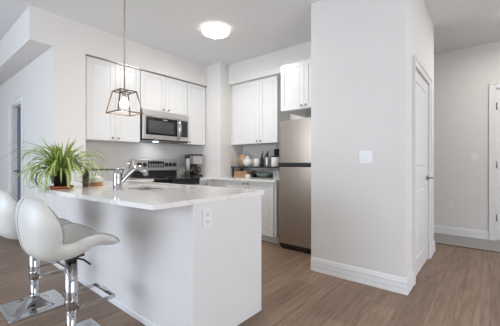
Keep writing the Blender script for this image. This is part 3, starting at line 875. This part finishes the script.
MB().box(2.985, 2.998, 3.835, 3.845, SB+.09, SB+.32, .002).build('side_rail', M['black'], t)
single('power_cord', MB().tube([(2.985, 4.131, 1.20), (3.0, 4.125, 1.12), (3.02, 4.11, 1.02), (3.04, 4.07, .93), (3.07, 4.04, .896), (3.12, 4.02, .8945)], .0035, 6), M['black'],
       'thin black power cord hanging on the backsplash beside the coffee maker', 'cord')

# wall shelf (standing rack) by the fridge and its load
sz_ = 1.066
t = thing('counter_shelf', 'black two-legged counter shelf with jars on it, left of the fridge', 'shelf', (3.77, 2.95, SB))
MB().box(3.62, 3.92, 2.36, 3.425, sz_-.022, sz_, .003).build('shelf_board', M['shelf'], t)
for y in (2.40, 3.40):
    MB().box(3.87, 3.90, y-.008, y+.008, SB, sz_-.0225).build('leg', M['shelf'], t)
    MB().box(3.64, 3.67, y-.008, y+.008, SB, sz_-.0225).build('leg', M['shelf'], t)
S = sz_+.0008
m = MB(); m.lathe((3.80, 3.325, S+.108), [(.0, 0), (.105, 0), (.108, .004), (.108, .014), (.105, .018), (0, .018)], 40, axis='x')
single('cutting_board', m, M['wood'], 'round wooden cutting board leaning upright at the shelf end', 'cutting board')
t = thing('teapot', 'white ceramic teapot with a pointed lid on the black shelf', 'teapot', (3.72, 3.125, S))
MB().lathe((3.72, 3.125, S), [(0, 0), (.045, 0), (.05, .006), (.072, .04), (.076, .075), (.062, .115), (.042, .132), (0, .134)], 36).build('body', M['white_ceramic'], t)
o = MB().lathe((3.72, 3.125, S+.134), [(.044, 0), (.038, .018), (.014, .034), (0, .036)], 28).build('lid', M['white_ceramic'], t)
MB().lathe((3.72, 3.125, S+.168), [(.006, 0), (.012, .012), (.008, .024), (0, .027)], 16).build('lid_knob', M['white_ceramic'], o)
MB().tube([(3.72, 3.175, S+.045), (3.72, 3.21, S+.075), (3.72, 3.23, S+.115), (3.72, 3.24, S+.128)], [.018, .013, .010, .010], 12).build('spout', M['white_ceramic'], t)
MB().tube([(3.72, 3.065, S+.115), (3.72, 3.035, S+.12), (3.72, 3.022, S+.085), (3.72, 3.035, S+.04), (3.72, 3.055, S+.035)], .007, 10).build('handle', M['white_ceramic'], t)
def canister(y, r, h, label, lidmat, x=3.76, g='canisters on the black shelf'):
    t = thing('canister', label, 'canister', (x, y, S), g)
    MB().lathe((x, y, S), [(0, 0), (r-.004, 0), (r, .004), (r, h-.004), (r-.004, h), (0, h)], 32).build('body', M['white_ceramic'], t)
    MB().lathe((x, y, S+h+.0003), [(r*.92, 0), (r*.94, .012), (r*.6, .022), (.010, .024), (.013, .034), (0, .037)], 32).build('lid', M[lidmat], t)
canister(2.955, .062, .125, 'white canister with a low knobbed lid next to the teapot', 'grey')
canister(2.555, .062, .145, 'white canister under black kettle top at the fridge end', 'black', x=3.70)
t = thing('oil_bottle', 'dark slim glass bottle with pale stopper on the black shelf', 'bottle', (3.74, 2.845, S))
MB().lathe((3.74, 2.845, S), [(0, 0), (.030, 0), (.033, .005), (.033, .11), (.014, .155), (.0125, .20)], 28).build('body', M['amber'], t)
MB().lathe((3.74, 2.845, S+.2005), [(.014, 0), (.022, .02), (.020, .04), (0, .05)], 20).build('stopper', M['chrome'], t)
t = thing('pepper_mill', 'clear glass mill with steel ball top between dark bottle and canister', 'mill', (3.74, 2.735, S))
MB().lathe((3.74, 2.735, S), [(0, 0), (.034, 0), (.036, .01), (.036, .13), (.028, .15), (0, .152)], 28).build('body', M['steel_h'], t)
MB().lathe((3.74, 2.735, S+.1525), [(.024, 0), (.014, .014), (.012, .05)], 20).build('neck', M['black'], t)
MB().lathe((3.74, 2.735, S+.203), [(.010, 0), (.024, .014), (.024, .03), (.012, .045), (0, .048)], 20).build('top_knob', M['chrome'], t)
t = thing('french_press', 'tall black coffee press with silver knob at the back by the fridge', 'coffee press', (3.86, 2.63, S))
MB().lathe((3.86, 2.63, S), [(0, 0), (.05, 0), (.05, .24), (.052, .242), (.052, .27), (.03, .285), (0, .287)], 32).build('body', M['black'], t)
MB().lathe((3.86, 2.63, S+.2875), [(.005, 0), (.005, .025), (.018, .034), (.018, .048), (0, .054)], 20).build('plunger_knob', M['chrome'], t)
single('glass_bottle', MB().lathe((3.80, 2.80, S), [(0, 0), (.026, 0), (.026, .16), (.010, .19), (.010, .22), (0, .22)], 24), M['black'],
       'thin black bottle standing behind the mill on the shelf', 'bottle')

# under the shelf
t = thing('storage_basket', 'rectangular woven brown basket on the counter under the shelf', 'basket', (3.74, 3.25, SB))
m = MB(); tray(m, 3.66, 3.84, 3.10, 3.385, SB, SB+.085, .010)
m.build('body', M['wicker'], t)
MB().box(3.655, 3.845, 3.095, 3.11, SB+.0855, SB+.096, .004).box(3.655, 3.845, 3.375, 3.39, SB+.0855, SB+.096, .004).box(3.655, 3.67, 3.11, 3.375, SB+.0855, SB+.096, .004).box(3.83, 3.845, 3.11, 3.375, SB+.0855, SB+.096, .004).build('rim', M['wood'], t)
single('cream_box', MB().box(3.56, 3.62, 2.97, 3.04, SB, SB+.045, .004).box(3.575, 3.605, 2.985, 3.025, SB+.045, SB+.06, .003), M['white_ceramic'],
       'tiny cream box standing in front of the basket and bowl', 'box')
single('storage_jar', MB().lathe((3.78, 3.03, SB), [(0, 0), (.04, 0), (.042, .06), (.036, .075), (.038, .095), (0, .10)], 24), M['black'],
       'small black jar under the shelf between basket and bowl', 'jar')
bw = MB().lathe((3.76, 2.80, SB), [(0, 0), (.06, 0), (.115, .03), (.155, .075), (.158, .078), (.152, .078), (.11, .036), (0, .008)], 40)
single('mixing_bowl', bw, M['grey_blue'], 'wide grey blue bowl on the counter under the shelf', 'bowl')
single('storage_tin', MB().box(3.70, 3.86, 2.44, 2.60, SB, SB+.12, .006), M['grey'], 'grey tin box under the shelf nearest the fridge', 'tin')

# ------------------------------------------------------------ switches and outlets
def outlet(fn, a, z, label, h=.115, w=.072, kind='outlet', gangs=1):
    c = fn(a, 0, z-h/2)
    t = thing('light_switch' if kind != 'outlet' else 'electrical_outlet', label, 'light switch' if kind != 'outlet' else 'outlet', c)
    MB().box(a-w/2, a+w/2, .0005, .006, z-h/2, z+h/2, .002, fn=fn).build('plate', M['plate'], t)
    if kind == 'outlet':
        for dz in (-.022, .022):
            o = MB().box(a-.017, a+.017, .006, .008, z+dz-.014, z+dz+.014, .001, fn=fn).build('socket', M['plate'], t)
            MB().box(a-.008, a-.005, .0081, .0085, z+dz-.004, z+dz+.008, fn=fn).box(a+.005, a+.008, .0081, .0085, z+dz-.004, z+dz+.008, fn=fn).box(a-.002, a+.002, .0081, .0085, z+dz-.010, z+dz-.006, fn=fn).build('slots', M['slot'], o)
    else:
        for g in range(gangs):
            aa = a+(g-(gangs-1)/2)*.046
            MB().box(aa-.016, aa+.016, .006, .010, z-.033, z+.033, .002, fn=fn).build('rocker', M['plate'], t)
outlet(wfaceY(py0), 1.208, .785, 'white duplex outlet high on the peninsula end panel')
outlet(wfaceX(bx0), .888, 1.18, 'white double rocker switch on the partition wall', w=.117, kind='switch', gangs=2)
outlet(wfaceX(5.511), .187, 1.207, 'small white switch on the hall wall near the door casing', kind='switch')
outlet(wfaceX(5.511), .490, .465, 'white outlet low on the hall wall above the baseboard')
outlet(wfaceY(4.138), 1.66, 1.14, 'white outlet on the stove wall backsplash above the plant')
